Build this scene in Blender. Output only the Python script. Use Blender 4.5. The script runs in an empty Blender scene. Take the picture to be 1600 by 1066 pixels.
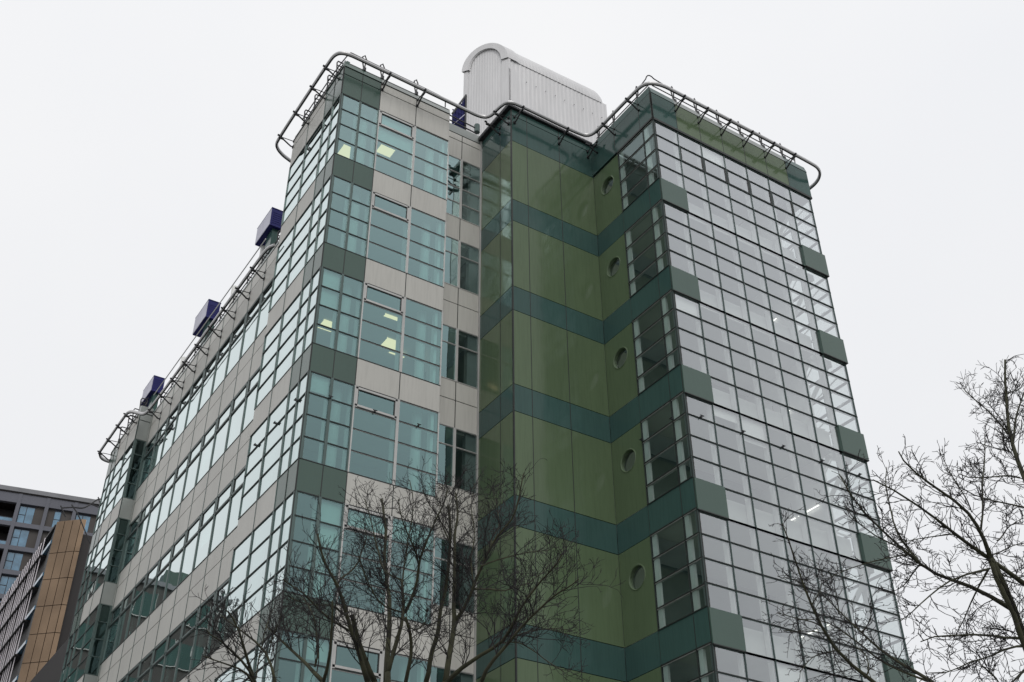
import bpy, bmesh, math, random
from mathutils import Vector, Matrix
R = math.radians
sc = bpy.context.scene
COL = sc.collection

# ---------------------------------------------------------------- camera
CAM = Vector((-10.313, -26.879, -31.174))
yaw, pitch, roll = 0.5775, 0.6223, -0.0085
cy, sy, cp, sp = math.cos(yaw), math.sin(yaw), math.cos(pitch), math.sin(pitch)
fwd = Vector((sy*cp, cy*cp, sp)); r0 = Vector((cy, -sy, 0)); u0 = r0.cross(fwd)
rt = r0*math.cos(roll) + u0*math.sin(roll); up = -r0*math.sin(roll) + u0*math.cos(roll)
cam = bpy.data.cameras.new('camera'); co = bpy.data.objects.new('camera', cam); COL.objects.link(co)
m = Matrix((rt, up, -fwd)).transposed().to_4x4(); m.translation = CAM; co.matrix_world = m
cam.sensor_width = 36; cam.lens = 1789.64/1600*36; cam.clip_start = .1; cam.clip_end = 3000
sc.camera = co
sc.view_settings.view_transform = 'Standard'; sc.view_settings.look = 'None'
sc.view_settings.exposure = 0; sc.view_settings.gamma = 1
# ---------------------------------------------------------------- overcast sky
SUN_EL, SUN_AZ = R(48), R(200)
w = bpy.data.worlds.new('World'); sc.world = w; w.use_nodes = True
nt = w.node_tree; N = nt.nodes; Lk = nt.links; N.clear()
out = N.new('ShaderNodeOutputWorld'); bg = N.new('ShaderNodeBackground'); bg.inputs[1].default_value = 0.1025
sky = N.new('ShaderNodeTexSky'); sky.sky_type = 'NISHITA'; sky.sun_disc = False
sky.sun_elevation = SUN_EL; sky.sun_rotation = SUN_AZ; sky.air_density = 1.0; sky.dust_density = 5
tc = N.new('ShaderNodeTexCoord'); nz = N.new('ShaderNodeTexNoise'); nz.inputs['Scale'].default_value = 2.2; nz.inputs['Detail'].default_value = 4
ramp = N.new('ShaderNodeValToRGB')
ramp.color_ramp.elements[0].position = .3; ramp.color_ramp.elements[0].color = (8.75, 8.85, 9.1, 1)
ramp.color_ramp.elements[1].position = .75; ramp.color_ramp.elements[1].color = (9.35, 9.35, 9.4, 1)
# overcast dome: a little brighter towards the zenith
sep = N.new('ShaderNodeSeparateXYZ'); mr = N.new('ShaderNodeMapRange')
mr.inputs['From Min'].default_value = 0.0; mr.inputs['From Max'].default_value = 1.0
mr.inputs['To Min'].default_value = .92; mr.inputs['To Max'].default_value = 1.06
mul = N.new('ShaderNodeMixRGB'); mul.blend_type = 'MULTIPLY'; mul.inputs[0].default_value = 1
mix = N.new('ShaderNodeMixRGB'); mix.inputs[0].default_value = .94
Lk.new(tc.outputs['Generated'], nz.inputs['Vector']); Lk.new(nz.outputs['Fac'], ramp.inputs[0])
Lk.new(tc.outputs['Generated'], sep.inputs[0]); Lk.new(sep.outputs['Z'], mr.inputs['Value'])
Lk.new(ramp.outputs[0], mul.inputs[1]); Lk.new(mr.outputs[0], mul.inputs[2])
Lk.new(sky.outputs[0], mix.inputs[1]); Lk.new(mul.outputs[0], mix.inputs[2])
Lk.new(mix.outputs[0], bg.inputs[0]); Lk.new(bg.outputs[0], out.inputs[0])
sl = bpy.data.lights.new('sun', 'SUN'); sl.energy = .95; sl.angle = R(25); sl.color = (1, .97, .93)
so = bpy.data.objects.new('sun', sl); COL.objects.link(so)
sd = Vector((math.sin(SUN_AZ)*math.cos(SUN_EL), math.cos(SUN_AZ)*math.cos(SUN_EL), math.sin(SUN_EL)))
so.rotation_euler = sd.to_track_quat('Z', 'Y').to_euler()

# ---------------------------------------------------------------- materials
def base(name):
    m = bpy.data.materials.new(name); m.use_nodes = True
    return m, m.node_tree, m.node_tree.nodes['Principled BSDF']
def solid(name, col, rough=.5, metal=0, spec=.5, var=.12, scale=.7, bump=0, streak=0, coat=0, bscale=.6):
    m, nt, b = base(name); N = nt.nodes; L = nt.links
    b.inputs['Roughness'].default_value = rough; b.inputs['Metallic'].default_value = metal
    b.inputs['Specular IOR Level'].default_value = spec
    if coat: b.inputs['Coat Weight'].default_value = coat; b.inputs['Coat Roughness'].default_value = .04
    tc = N.new('ShaderNodeTexCoord')
    mp = N.new('ShaderNodeMapping'); mp.inputs['Scale'].default_value = (scale, scale, scale*(.25 if streak else 1))
    nz = N.new('ShaderNodeTexNoise'); nz.inputs['Detail'].default_value = 6; nz.inputs['Scale'].default_value = 1
    L.new(tc.outputs['Object'], mp.inputs[0]); L.new(mp.outputs[0], nz.inputs['Vector'])
    rp = N.new('ShaderNodeValToRGB')
    a = tuple(c*(1-var) for c in col); c2 = tuple(min(1, c*(1+var)) for c in col)
    rp.color_ramp.elements[0].position = .3; rp.color_ramp.elements[0].color = (*a, 1)
    rp.color_ramp.elements[1].position = .7; rp.color_ramp.elements[1].color = (*c2, 1)
    L.new(nz.outputs['Fac'], rp.inputs[0])
    src = rp.outputs[0]
    if streak:   # rain streaks running down the panels: real dirt, fine across, long down
        mp2 = N.new('ShaderNodeMapping'); mp2.inputs['Scale'].default_value = (3, 3, .2)
        n2 = N.new('ShaderNodeTexNoise'); n2.inputs['Detail'].default_value = 5
        L.new(tc.outputs['Object'], mp2.inputs[0]); L.new(mp2.outputs[0], n2.inputs['Vector'])
        r2 = N.new('ShaderNodeMapRange'); r2.inputs['From Min'].default_value = .45; r2.inputs['From Max'].default_value = .8
        r2.inputs['To Min'].default_value = 1; r2.inputs['To Max'].default_value = 1-streak
        L.new(n2.outputs['Fac'], r2.inputs['Value'])
        mm = N.new('ShaderNodeMixRGB'); mm.blend_type = 'MULTIPLY'; mm.inputs[0].default_value = 1
        L.new(src, mm.inputs[1]); L.new(r2.outputs[0], mm.inputs[2]); src = mm.outputs[0]
    L.new(src, b.inputs['Base Color'])
    if bump:
        n3 = N.new('ShaderNodeTexNoise'); n3.inputs['Scale'].default_value = bscale; n3.inputs['Detail'].default_value = 2
        L.new(tc.outputs['Object'], n3.inputs['Vector'])
        bp = N.new('ShaderNodeBump'); bp.inputs['Strength'].default_value = 1; bp.inputs['Distance'].default_value = bump
        L.new(n3.outputs['Fac'], bp.inputs['Height']); L.new(bp.outputs[0], b.inputs['Normal'])
        if coat: L.new(bp.outputs[0], b.inputs['Coat Normal'])
    return m
def glass(name, tint, c0, c1, f0, k, bump=.004):
    """coated glazing: part mirror, part clear, the mirror share rising towards grazing angles"""
    m = bpy.data.materials.new(name); m.use_nodes = True; nt = m.node_tree; N = nt.nodes; L = nt.links; N.clear()
    o = N.new('ShaderNodeOutputMaterial'); t = N.new('ShaderNodeBsdfTransparent'); t.inputs[0].default_value = (*tint, 1)
    g = N.new('ShaderNodeBsdfGlossy'); g.inputs['Roughness'].default_value = 0
    lw = N.new('ShaderNodeLayerWeight'); lw.inputs[0].default_value = .5
    p = N.new('ShaderNodeMath'); p.operation = 'POWER'; p.inputs[1].default_value = k
    r_ = N.new('ShaderNodeMapRange'); r_.inputs['To Min'].default_value = f0
    c = N.new('ShaderNodeMapRange'); c.inputs['From Min'].default_value = .28; c.inputs['From Max'].default_value = .74
    cm = N.new('ShaderNodeMixRGB'); cm.inputs[1].default_value = (*c0, 1); cm.inputs[2].default_value = (*c1, 1)
    mx = N.new('ShaderNodeMixShader')
    tc = N.new('ShaderNodeTexCoord'); n3 = N.new('ShaderNodeTexNoise'); n3.inputs['Scale'].default_value = .9; n3.inputs['Detail'].default_value = 1
    bp = N.new('ShaderNodeBump'); bp.inputs['Distance'].default_value = bump
    L.new(tc.outputs['Object'], n3.inputs['Vector']); L.new(n3.outputs['Fac'], bp.inputs['Height'])
    L.new(bp.outputs[0], g.inputs['Normal'])
    L.new(lw.outputs['Facing'], p.inputs[0]); L.new(p.outputs[0], r_.inputs['Value']); L.new(lw.outputs['Facing'], c.inputs['Value'])
    L.new(c.outputs[0], cm.inputs[0]); L.new(cm.outputs[0], g.inputs['Color'])
    L.new(r_.outputs[0], mx.inputs[0]); L.new(t.outputs[0], mx.inputs[1]); L.new(g.outputs[0], mx.inputs[2]); L.new(mx.outputs[0], o.inputs[0])
    return m
def emit(name, col, s):
    m = bpy.data.materials.new(name); m.use_nodes = True; nt = m.node_tree; nt.nodes.clear()
    o = nt.nodes.new('ShaderNodeOutputMaterial'); e = nt.nodes.new('ShaderNodeEmission')
    e.inputs[0].default_value = (*col, 1); e.inputs[1].default_value = s; nt.links.new(e.outputs[0], o.inputs[0]); return m
M = dict(
 tan=solid('beige_panel', (.465, .46, .43), .45, var=.07, scale=.35, streak=.12, spec=.4),
 dgreen=solid('dark_green_panel', (.048, .090, .072), .22, var=.05, bump=.010, streak=.04),
 teal=solid('teal_green_panel', (.042, .088, .080), .12, spec=.2, var=.08, bump=.02, streak=.15),
 lime=solid('olive_green_panel', (.092, .134, .074), .12, spec=.27, var=.10, bump=.02, streak=.14, scale=.5),
 mull=solid('grey_green_aluminium', (.072, .108, .102), .4, metal=.3),
 frame=solid('pale_grey_aluminium', (.42, .42, .41), .4, metal=.3),
 dark=solid('black_gasket', (.012, .016, .015), .5),
 cap=solid('sloping_grey_coping', (.25, .27, .26), .35, metal=.4),
 gteal=glass('teal_glass', (.46, .66, .63), (.47, .69, .70), (.90, 1.0, 1.0), .15, 1.12),
 gclear=glass('grey_glass', (.84, .88, .87), (.88, .92, .95), (.95, .97, 1.0), .20, 1.7),
 gdark=glass('dark_side_glass', (.62, .70, .68), (.5, .72, .72), (.8, .9, .9), .05, 2.8),
 white=solid('white_interior', (.78, .79, .77), .6),
 ceil=solid('ceiling_tiles', (.50, .52, .50), .8),
 core=solid('interior_wall', (.17, .20, .20), .8, var=.3, scale=.4),
 roof=solid('roof_membrane', (.2, .2, .2), .9),
 rail=solid('galvanised_rail', (.52, .52, .53), .4, metal=.3),
 black=solid('black_steel', (.012, .013, .016), .45),
 blue=solid('navy_blue_paint', (.020, .022, .13), .6, spec=.2),
 lav=solid('pale_lavender_panel', (.45, .45, .55), .4),
 silver=solid('corrugated_silver', (.62, .62, .63), .45, metal=.15, var=.07, streak=.10),
 light=emit('fluorescent_light', (1, .72, .40), 1.7),
 wlight=emit('white_tube_light', (1, .97, .9), 2.2),
 greyb=solid('grey_render', (.125, .13, .155), .8, var=.06, scale=.2),
 greyl=solid('grey_coping', (.19, .195, .21), .7),
 brownw=solid('dark_brown_panel', (.040, .034, .031), .6),
 bframe=solid('navy_window_frame', (.01, .015, .03), .5),
 bglass=solid('blue_window_glass', (.09, .20, .30), .05, spec=1, var=.4, scale=.8),
 copper=solid('bronze_panel', (.20, .14, .092), .25, metal=.7, var=.22, scale=.35, bump=.03),
 fin=solid('white_metal_fin', (.80, .75, .80), .5),
 darkw=solid('dark_wall', (.012, .009, .009), .6),
 bark=solid('tree_bark', (.032, .033, .016), .9, var=.5, scale=4),
 twig=solid('twig_bark', (.012, .010, .011), .9, var=.3, scale=4),
 pave=solid('paving', (.17, .17, .16), .85, var=.2, scale=1.5),
)

# ---------------------------------------------------------------- mesh builder
class MB:
    def __init__(s): s.v = []; s.f = []; s.mi = []; s.mats = []
    def mat(s, m):
        m = M[m] if isinstance(m, str) else m
        if m not in s.mats: s.mats.append(m)
        return s.mats.index(m)
    def poly(s, pts, m, faces=None):
        b = len(s.v); s.v += [tuple(p) for p in pts]; k = s.mat(m)
        for f in (faces or [tuple(range(len(pts)))]): s.f.append(tuple(b+i for i in f)); s.mi.append(k)
    def hexa(s, p, m):
        s.poly(p, m, [(0,3,2,1), (4,5,6,7), (0,1,5,4), (1,2,6,5), (2,3,7,6), (3,0,4,7)])
    def box(s, x0, x1, y0, y1, z0, z1, m):
        s.hexa([(x0,y0,z0), (x1,y0,z0), (x1,y1,z0), (x0,y1,z0), (x0,y0,z1), (x1,y0,z1), (x1,y1,z1), (x0,y1,z1)], m)
    def tube(s, pts, rad, m, n=6, closed=False, flat=None):
        P = [Vector(p) for p in pts]; k = len(P); rings = []
        rr = rad if isinstance(rad, (list, tuple)) else [rad]*k
        ref = None
        for i in range(k):
            if closed: t = (P[(i+1) % k]-P[i-1])
            else: t = (P[min(i+1, k-1)]-P[max(i-1, 0)])
            if t.length < 1e-9: t = Vector((0, 0, 1))
            t.normalize()
            if ref is None: ref = Vector((0, 0, 1)) if abs(t.z) < .9 else Vector((1, 0, 0))
            a = t.cross(ref)
            if a.length < 1e-4: a = t.cross(Vector((.3, .9, .2)))
            a.normalize(); b = a.cross(t).normalized(); ref = b if not flat else Vector((0, 0, 1))
            ring = []
            for j in range(n):
                th = 2*math.pi*(j+.5)/n; c, q = math.cos(th), math.sin(th)
                if flat: c *= flat[0]; q *= flat[1]
                ring.append(tuple(P[i]+(a*c+b*q)*rr[i]))
            rings.append(ring)
        b0 = len(s.v); mi = s.mat(m)
        for r_ in rings: s.v += r_
        for i in range(k if closed else k-1):
            for j in range(n):
                A = b0+i*n+j; B = b0+i*n+(j+1) % n; i2 = (i+1) % k
                s.f.append((A, B, b0+i2*n+(j+1) % n, b0+i2*n+j)); s.mi.append(mi)
        if not closed:
            s.f.append(tuple(b0+j for j in range(n))[::-1]); s.mi.append(mi)
            s.f.append(tuple(b0+(k-1)*n+j for j in range(n))); s.mi.append(mi)
    def build(s, name, parent=None, off=(0, 0, 0), smooth=False):
        o3 = Vector(off)
        me = bpy.data.meshes.new(name); me.from_pydata([tuple(Vector(p)-o3) for p in s.v], [], s.f)
        for m_ in s.mats: me.materials.append(m_)
        me.polygons.foreach_set('material_index', s.mi)
        if smooth: me.polygons.foreach_set('use_smooth', [True]*len(s.f))
        me.update(); o = bpy.data.objects.new(name, me); COL.objects.link(o)
        if parent: o.parent = parent
        else: o.location = off
        return o
def thing(name, label, cat, loc, group=None):
    o = bpy.data.objects.new(name, None); COL.objects.link(o); o.location = loc
    o['label'] = label; o['category'] = cat
    if group: o['group'] = group
    return o

class Face:
    """a facade plane: s runs along it, z up, d outward from the plane"""
    def __init__(f, o, u, n): f.o = Vector((o[0], o[1], 0)); f.u = Vector((u[0], u[1], 0)); f.n = Vector((n[0], n[1], 0))
    def P(f, s, z, d): return f.o+f.u*s+f.n*d+Vector((0, 0, z))
    def box(f, mb, s0, s1, z0, z1, d0, d1, m):
        mb.hexa([f.P(s0,z0,d1), f.P(s1,z0,d1), f.P(s1,z0,d0), f.P(s0,z0,d0), f.P(s0,z1,d1), f.P(s1,z1,d1), f.P(s1,z1,d0), f.P(s0,z1,d0)], m)
    def pane(f, mb, s0, s1, z0, z1, d, m, tilt=0):
        mb.poly([f.P(s0,z0,d+tilt), f.P(s1,z0,d-tilt), f.P(s1,z1,d-tilt*.5), f.P(s0,z1,d+tilt)], m)

rnd = random.Random(7)
GZ = -32.8
H = 4.0; BAND = 1.022; RW = (H-BAND)/4
NST = 8

# ---------------------------------------------------------------- ground
mb = MB(); mb.poly([(-1500,-1500,GZ), (1500,-1500,GZ), (1500,1500,GZ), (-1500,1500,GZ)], 'pave')
g = mb.build('ground'); g['kind'] = 'structure'

# ================================================================= MAIN BUILDING
B0 = (9, 8, GZ)
BLD = thing('office_building', 'tall office block with teal glass, beige panels and olive green panels', 'building', B0)
def bb(mb, name, parent=BLD, smooth=False): return mb.build(name, parent, B0, smooth)

def panel(mb, f, s0, s1, z0, z1, m, d=0.0, gap=.016):
    f.box(mb, s0+gap, s1-gap, z0+gap, z1-gap, d-.05, d, m)
    side = f.n.x < 0
    w_ = .007 if s0 < 1e-6 else .013 if not (side and m == 'tan') else .016
    f.box(mb, s0-w_, s0+w_, z0+.004, z1-.004, d-.04, d+(.014 if side and m in ('tan', 'dgreen') else .004), 'mull' if side and m == 'tan' else 'dark')
def backing(mb, f, s0, s1, z0, z1, d=-.03):
    f.box(mb, s0+.035, s1-.035, z0, z1, d-.10, d, 'dark')

def window_unit(f, s0, s1, zt, rows, g, name, mull='mull', left=.045, right=.045, vent=None, proud=.05, parent=BLD, capm='dark', sill=True, thick=.026, tb=None):
    """glass panes between the row lines, and a frame sub-part"""
    mb = MB()
    for i in range(len(rows)-1):
        a, b = zt-rows[i], zt-rows[i+1]
        t = rnd.uniform(-.0035, .0035)
        f.pane(mb, s0+left*.6, s1-right*.6, b, a, -.004, g, t)
    w_ = bb(mb, name, parent)
    fr = MB(); side = f.n.x < 0 and name != 'stair_window'
    if side: proud = proud+.006; thick = thick*1.05
    f.box(fr, s0, s0+left, zt-rows[-1], zt, -.10, .028, mull)
    f.box(fr, s1-right, s1, zt-rows[-1], zt, -.10, .026, mull)
    for i, r_ in enumerate(rows):
        z = zt-r_
        hh = thick*(1.1 if i in (0, len(rows)-1) else 1)
        f.box(fr, s0-.001, s1+.001, z-hh*.5, z+hh*.4, -.09, proud, capm)
        f.box(fr, s0+left, s1-right, z-hh*1.2, z-hh*.5, -.09, proud*.25, (tb or mull) if not side else 'mull')
    if vent is not None:
        a, b = zt-rows[vent], zt-rows[vent+1]
        for (x0, x1, z0, z1) in ((s0+left, s0+left+.07, b, a), (s1-right-.07, s1-right, b, a), (s0+left, s1-right, b+.03, b+.10), (s0+left, s1-right, a-.10, a-.03)):
            f.box(fr, x0, x1, z0, z1, -.05, .033, tb or 'frame')
        for (x0, x1, z0, z1) in ((s0+left+.07, s0+left+.095, b+.1, a-.1), (s1-right-.10, s1-right-.07, b+.1, a-.1), (s0+left+.07, s1-right-.07, a-.125, a-.10)):
            f.box(fr, x0, x1, z0, z1, -.05, .02, 'dark')
    bb(fr, 'frame', w_)
    return w_

ROWS = [0, RW, 2*RW, 3*RW, 4*RW]

def tower_wall(f, cols, kinds, zoff, n, flip=False, ztop=0):
    """near and far corner towers: windows of four rows and a spandrel per storey"""
    for k in range(n):
        zt = zoff-k*H
        if zt-H < GZ: break
        for i in range(len(cols)-1):
            s0, s1 = cols[i], cols[i+1]
            green = kinds[i]
            window_unit(f, s0, s1, zt, ROWS, 'gteal', 'corner_window', mull='mull' if green else 'frame' if f.n.y < 0 else 'mull',
                        vent=0 if (not green and i == 2 and f.n.y < 0) else None, proud=.022)
        mb = MB()
        backing(mb, f, cols[0], cols[-1], zt-H, zt-H+BAND)
        for i in range(len(cols)-1):
            panel(mb, f, cols[i], cols[i+1], zt-H, zt-H+BAND-.01, 'dgreen' if kinds[i] else 'tan', d=.012)
        bb(mb, 'spandrel_panel')
    mb = MB()     # header and coping
    t = cols[-1]
    backing(mb, f, cols[0], t, zoff, zoff+1.75)
    for i in range(len(cols)-1):
        mt = 'dgreen' if kinds[i] else 'tan'
        panel(mb, f, cols[i], cols[i+1], zoff+.02, zoff+1.04, mt, d=.02)
        panel(mb, f, cols[i], cols[i+1], zoff+1.05, zoff+1.43, mt, d=.02)
        a, b = cols[i]+.005, cols[i+1]-.005
        m2 = 'dgreen' if kinds[i] else 'cap'
        mb.hexa([f.P(a,zoff+1.45,.05), f.P(b,zoff+1.45,.05), f.P(b,zoff+1.45,-.12), f.P(a,zoff+1.45,-.12),
                 f.P(a,zoff+1.80,-.06), f.P(b,zoff+1.80,-.06), f.P(b,zoff+1.80,-.2), f.P(a,zoff+1.80,-.2)], m2)
    bb(mb, 'parapet')

# near tower
fA = Face((0, 0), (1, 0), (0, -1)); fAs = Face((0, 0), (0, 1), (-1, 0))
cols = [0, .75, 1.5, 3.0, 4.45]
tower_wall(fA, cols, [1, 1, 0, 0], 0, NST); tower_wall(fAs, [0, .7, 1.45, 3.0, 4.5], [1, 1, 0, 0], 0, NST)
mb = MB()     # corner posts and the return wall of the near tower
for k in range(NST):
    mb.box(-.02, .02, -.02, .02, -k*H-4*RW, -k*H, 'dark')
mb.box(4.40, 4.455, .02, .93, GZ, 1.75, 'tan')
mb.box(.02, .46, 4.45, 4.52, GZ, 1.75, 'tan')
bb(mb, 'corner_post')

# far tower (one storey lower)
YF = 20.63; XF = -.105
fF = Face((XF, YF), (1, 0), (0, -1)); fFs = Face((XF, YF), (0, 1), (-1, 0))
FW = .44-XF
for k in range(1, NST):
    zt = -k*H
    if zt-H < GZ: break
    window_unit(fF, 0, FW, zt, ROWS, 'gdark', 'corner_window', mull='mull', proud=.025, right=.09, capm='mull')
    mb = MB(); backing(mb, fF, 0, FW, zt-H, zt-H+BAND); panel(mb, fF, 0, FW, zt-H, zt-H+BAND-.01, 'cap', d=.02); bb(mb, 'spandrel_panel')
tower_wall(fFs, [0, 1.5, 3.0, 3.75, 4.5], [0, 0, 1, 1], -H, NST-1)
mb = MB(); backing(mb, fF, 0, FW, -4, -2.25); panel(mb, fF, 0, FW, -3.98, -2.96, 'cap', d=.02); panel(mb, fF, 0, FW, -2.95, -2.57, 'cap', d=.02)
fF.box(mb, -.04, FW, -2.55, -2.2, -.2, .05, 'cap'); bb(mb, 'parapet')

# long main facade between the towers
XM = .44
fM = Face((XM, 0), (0, 1), (-1, 0))
my = [4.0]+[.93+1.5*i for i in range(3, 14)]+[YF+.1]
MR = [0, .74, 2.24]
for k in range(7):
    zt = -4.28-k*H
    if zt-3 < GZ: break
    for i in range(len(my)-1):
        window_unit(fM, my[i], my[i+1], zt, MR, 'gteal', 'window', mull='mull', vent=0, proud=.022, left=.05, right=.05, tb='mull', thick=.02)
    mb = MB()
    backing(mb, fM, my[0], my[-1], zt-H, zt-2.24)
    for i in range(len(my)-1):
        panel(mb, fM, my[i], my[i+1], zt-2.97, zt-2.26, 'tan', d=.012)
        panel(mb, fM, my[i], my[i+1], zt-4.0, zt-2.97, 'tan', d=.012)
    bb(mb, 'spandrel_panel')
mb = MB(); backing(mb, fM, my[0], my[-1], -4.28, -2.6)
for i in range(len(my)-1):
    panel(mb, fM, my[i], my[i+1], -4.26, -3.25, 'tan', d=.012); panel(mb, fM, my[i], my[i+1], -3.25, -2.62, 'tan', d=.012)
fM.box(mb, my[0], my[-1], -2.6, -2.5, -.25, .03, 'cap')
bb(mb, 'parapet')

# recessed bay beside the near tower
YR = .92
fR = Face((4.40, YR), (1, 0), (0, -1))
rc = [0, 1.14, 2.03]
for k in range(NST):
    zt = .38 if k == 0 else -3.73-4*(k-1)
    rows = [0, .76, 1.52, 2.28, 3.02] if k == 0 else [0, .70, 2.18]
    zb = zt-rows[-1]; zn = -3.73-4*k
    if zn < GZ: break
    for i in range(2):
        window_unit(fR, rc[i], rc[i+1], zt, rows, 'gdark' if i else 'gteal', 'window', mull='frame', proud=.025, capm='frame', left=.05, right=.05)
    mb = MB(); backing(mb, fR, 0, 2.03, zn, zb)
    for i in range(2):
        if k == 0: panel(mb, fR, rc[i], rc[i+1], zn, zb, 'tan', d=.01)
        else:
            panel(mb, fR, rc[i], rc[i+1], zb-.76, zb, 'tan', d=.01); panel(mb, fR, rc[i], rc[i+1], zn, zb-.76, 'tan', d=.01)
    bb(mb, 'spandrel_panel')
mb = MB(); backing(mb, fR, 0, 2.03, .38, 2.0)
for i in range(2):
    panel(mb, fR, rc[i], rc[i+1], .39, 1.35, 'tan', d=.01); panel(mb, fR, rc[i], rc[i+1], 1.36, 1.68, 'tan', d=.01)
fR.box(mb, 0, 2.03, 1.7, 2.1, -.25, .02, 'cap'); bb(mb, 'parapet')
mb = MB(); mb.box(6.37, 6.425, .86, .96, GZ, 1.9, 'frame'); bb(mb, 'corner_post')

# green clad block
X2, Y2, X3, Y4, X5 = 6.426, -1.248, 10.259, -4.963, 18.24
ZG = .10
fG = Face((X2, Y2), (1, 0), (0, -1)); fGs = Face((X2, Y2), (0, 1), (-1, 0))
gcols = [0, .72, 2.22, 3.83]; gscols = [0, .77, 2.17]
fT = Face((X3, Y4), (1, 0), (0, -1)); fTs = Face((X3, Y4), (0, 1), (-1, 0))
tcw = (X5-X3)/7
def clad(f, cc, zoff, lime_to, seam_first=True):
    for k in range(NST+1):
        zt = zoff-k*H; zb = max(zt-H, GZ)
        if zt < GZ+.5: break
        mb = MB(); backing(mb, f, cc[0], cc[-1], zb, zt)
        if zt-2.98 > GZ:
            for i in range(len(cc)-1): panel(mb, f, cc[i], cc[i+1], zt-2.978, zt, 'lime', gap=.012)
        else:
            for i in range(len(cc)-1): panel(mb, f, cc[i], cc[i+1], GZ, zt, 'lime', gap=.012)
        bb(mb, 'olive_panel')
        if zt-2.98 > GZ:
            mb = MB()
            for i in range(len(cc)-1): panel(mb, f, cc[i], cc[i+1], zb, zt-2.978, 'teal', gap=.012)
            bb(mb, 'green_band')
    mb = MB(); backing(mb, f, cc[0], cc[-1], zoff, 1.75)
    for i in range(len(cc)-1):
        panel(mb, f, cc[i], cc[i+1], zoff, 1.46, 'teal', gap=.012); panel(mb, f, cc[i], cc[i+1], 1.47, 1.8, 'teal', gap=.012)
    bb(mb, 'parapet')
clad(fG, gcols, ZG, None); clad(fGs, gscols, ZG, None)
mb = MB()  # black corrugated eave on the green block
for i in range(60):
    x = X2-.12+i*(X3-X2+.1)/60
    mb.box(x, x+.04, Y2-.12, Y2-.09, 1.80, 1.92, 'black')
mb.box(X2-.08, X3, Y2-.09, Y2+.3, 1.81, 1.90, 'black')
for i in range(30):
    y = Y2-.1+i*2.3/30
    mb.box(X2-.16, X2-.10, y, y+.04, 1.82, 2.0, 'black')
mb.box(X2-.10, X2+.25, Y2-.08, YR+.1, 1.82, 1.94, 'black')
bb(mb, 'eaves')

# right tower: side wall with round windows and dark glazing
S1, S2, S3 = .61, 2.13, 3.72
PW_S, PW_R = 2.90, .385          # round window centre and radius
def round_panel(mb, f, s0, s1, z0, z1, sc_, zc_, r, m, d=0.0, n=40):
    pts_o = []; pts_i = []
    for i in range(n):
        a = 2*math.pi*i/n; c, q = math.cos(a), math.sin(a)
        t = 1e9
        if c > 1e-6: t = min(t, (s1-sc_)/c)
        if c < -1e-6: t = min(t, (s0-sc_)/c)
        if q > 1e-6: t = min(t, (z1-zc_)/q)
        if q < -1e-6: t = min(t, (z0-zc_)/q)
        pts_o.append(f.P(sc_+c*t, zc_+q*t, d)); pts_i.append(f.P(sc_+c*r, zc_+q*r, d))
    b = pts_o+pts_i
    mb.poly(b, m, [(i, (i+1) % n, n+(i+1) % n, n+i) for i in range(n)])
    for (cs, cz) in ((s0, z0), (s1, z0), (s1, z1), (s0, z1)):   # corner fills
        best = sorted(range(n), key=lambda i: (pts_o[i]-f.P(cs, cz, d)).length)[:2]
        mb.poly([f.P(cs, cz, d), pts_o[best[0]], pts_o[best[1]]], m)
    # reveal
    rim = [f.P(sc_+math.cos(2*math.pi*i/n)*r, zc_+math.sin(2*math.pi*i/n)*r, d-.16) for i in range(n)]
    mb.poly(pts_i+rim, m, [(i, (i+1) % n, n+(i+1) % n, n+i) for i in range(n)])
for k in range(NST+1):
    zt = ZG-k*H; zb = zt-H
    if zt-2.98 < GZ: break
    mb = MB(); round_panel(mb, fTs, S2+.007, S3, zt-2.97, zt-.007, PW_S, zt-1.05, PW_R, 'lime'); bb(mb, 'olive_panel')
    mb = MB(); n = 40
    ring = [fTs.P(PW_S+math.cos(2*math.pi*i/n)*PW_R, zt-1.05+math.sin(2*math.pi*i/n)*PW_R, -.10) for i in range(n)]
    mb.poly(ring, 'gclear'); rw = bb(mb, 'round_window')
    mb = MB()
    mb.tube([fTs.P(PW_S+math.cos(2*math.pi*i/n)*(PW_R+.0), zt-1.05+math.sin(2*math.pi*i/n)*(PW_R+.0), -.01) for i in range(n)], .028, 'lime', 6, closed=True)
    bb(mb, 'frame', rw)
    mb = MB(); backing(mb, fTs, 0, S3, zb, zt-2.978)
    for (a, b) in ((0, S1), (S1, S2), (S2, S3)): panel(mb, fTs, a, b, zb, zt-2.978, 'teal', gap=.012, d=.01 if b < S3 else 0)
    bb(mb, 'green_band')
    r3 = [0, RW+ZG*.3, 2*RW+ZG*.5, 3*RW+ZG, 4*RW]
    for (a, b) in ((0, S1), (S1, S2)):
        window_unit(fTs, a, b, zt, r3, 'gdark', 'stair_window', mull='dark', left=.012, right=.012, proud=.035, tb='frame', thick=.03)
    mb = MB(); mb.box(X3+.03, X3+.12, Y4+S1-.20, Y4+S1+.02, zt-3, zt, 'white'); bb(mb, 'post'); mb = MB(); mb.box(X3+.03, X3+.1, Y4+S2-.22, Y4+S2-.02, zt-3, zt, 'white')
    bb(mb, 'post')
mb = MB(); backing(mb, fTs, 0, S3, ZG, 1.75)
for (a, b) in ((0, S1+.1), (S1+.1, S2+.1), (S2+.1, S3)):
    panel(mb, fTs, a, b, ZG+.06, 1.46, 'teal', gap=.012, d=.05); panel(mb, fTs, a, b, 1.47, 1.82, 'teal', gap=.012, d=.04)
fTs.box(mb, 0, S2, ZG-.02, ZG+.06, -.1, .06, 'dark')
bb(mb, 'parapet')

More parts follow.
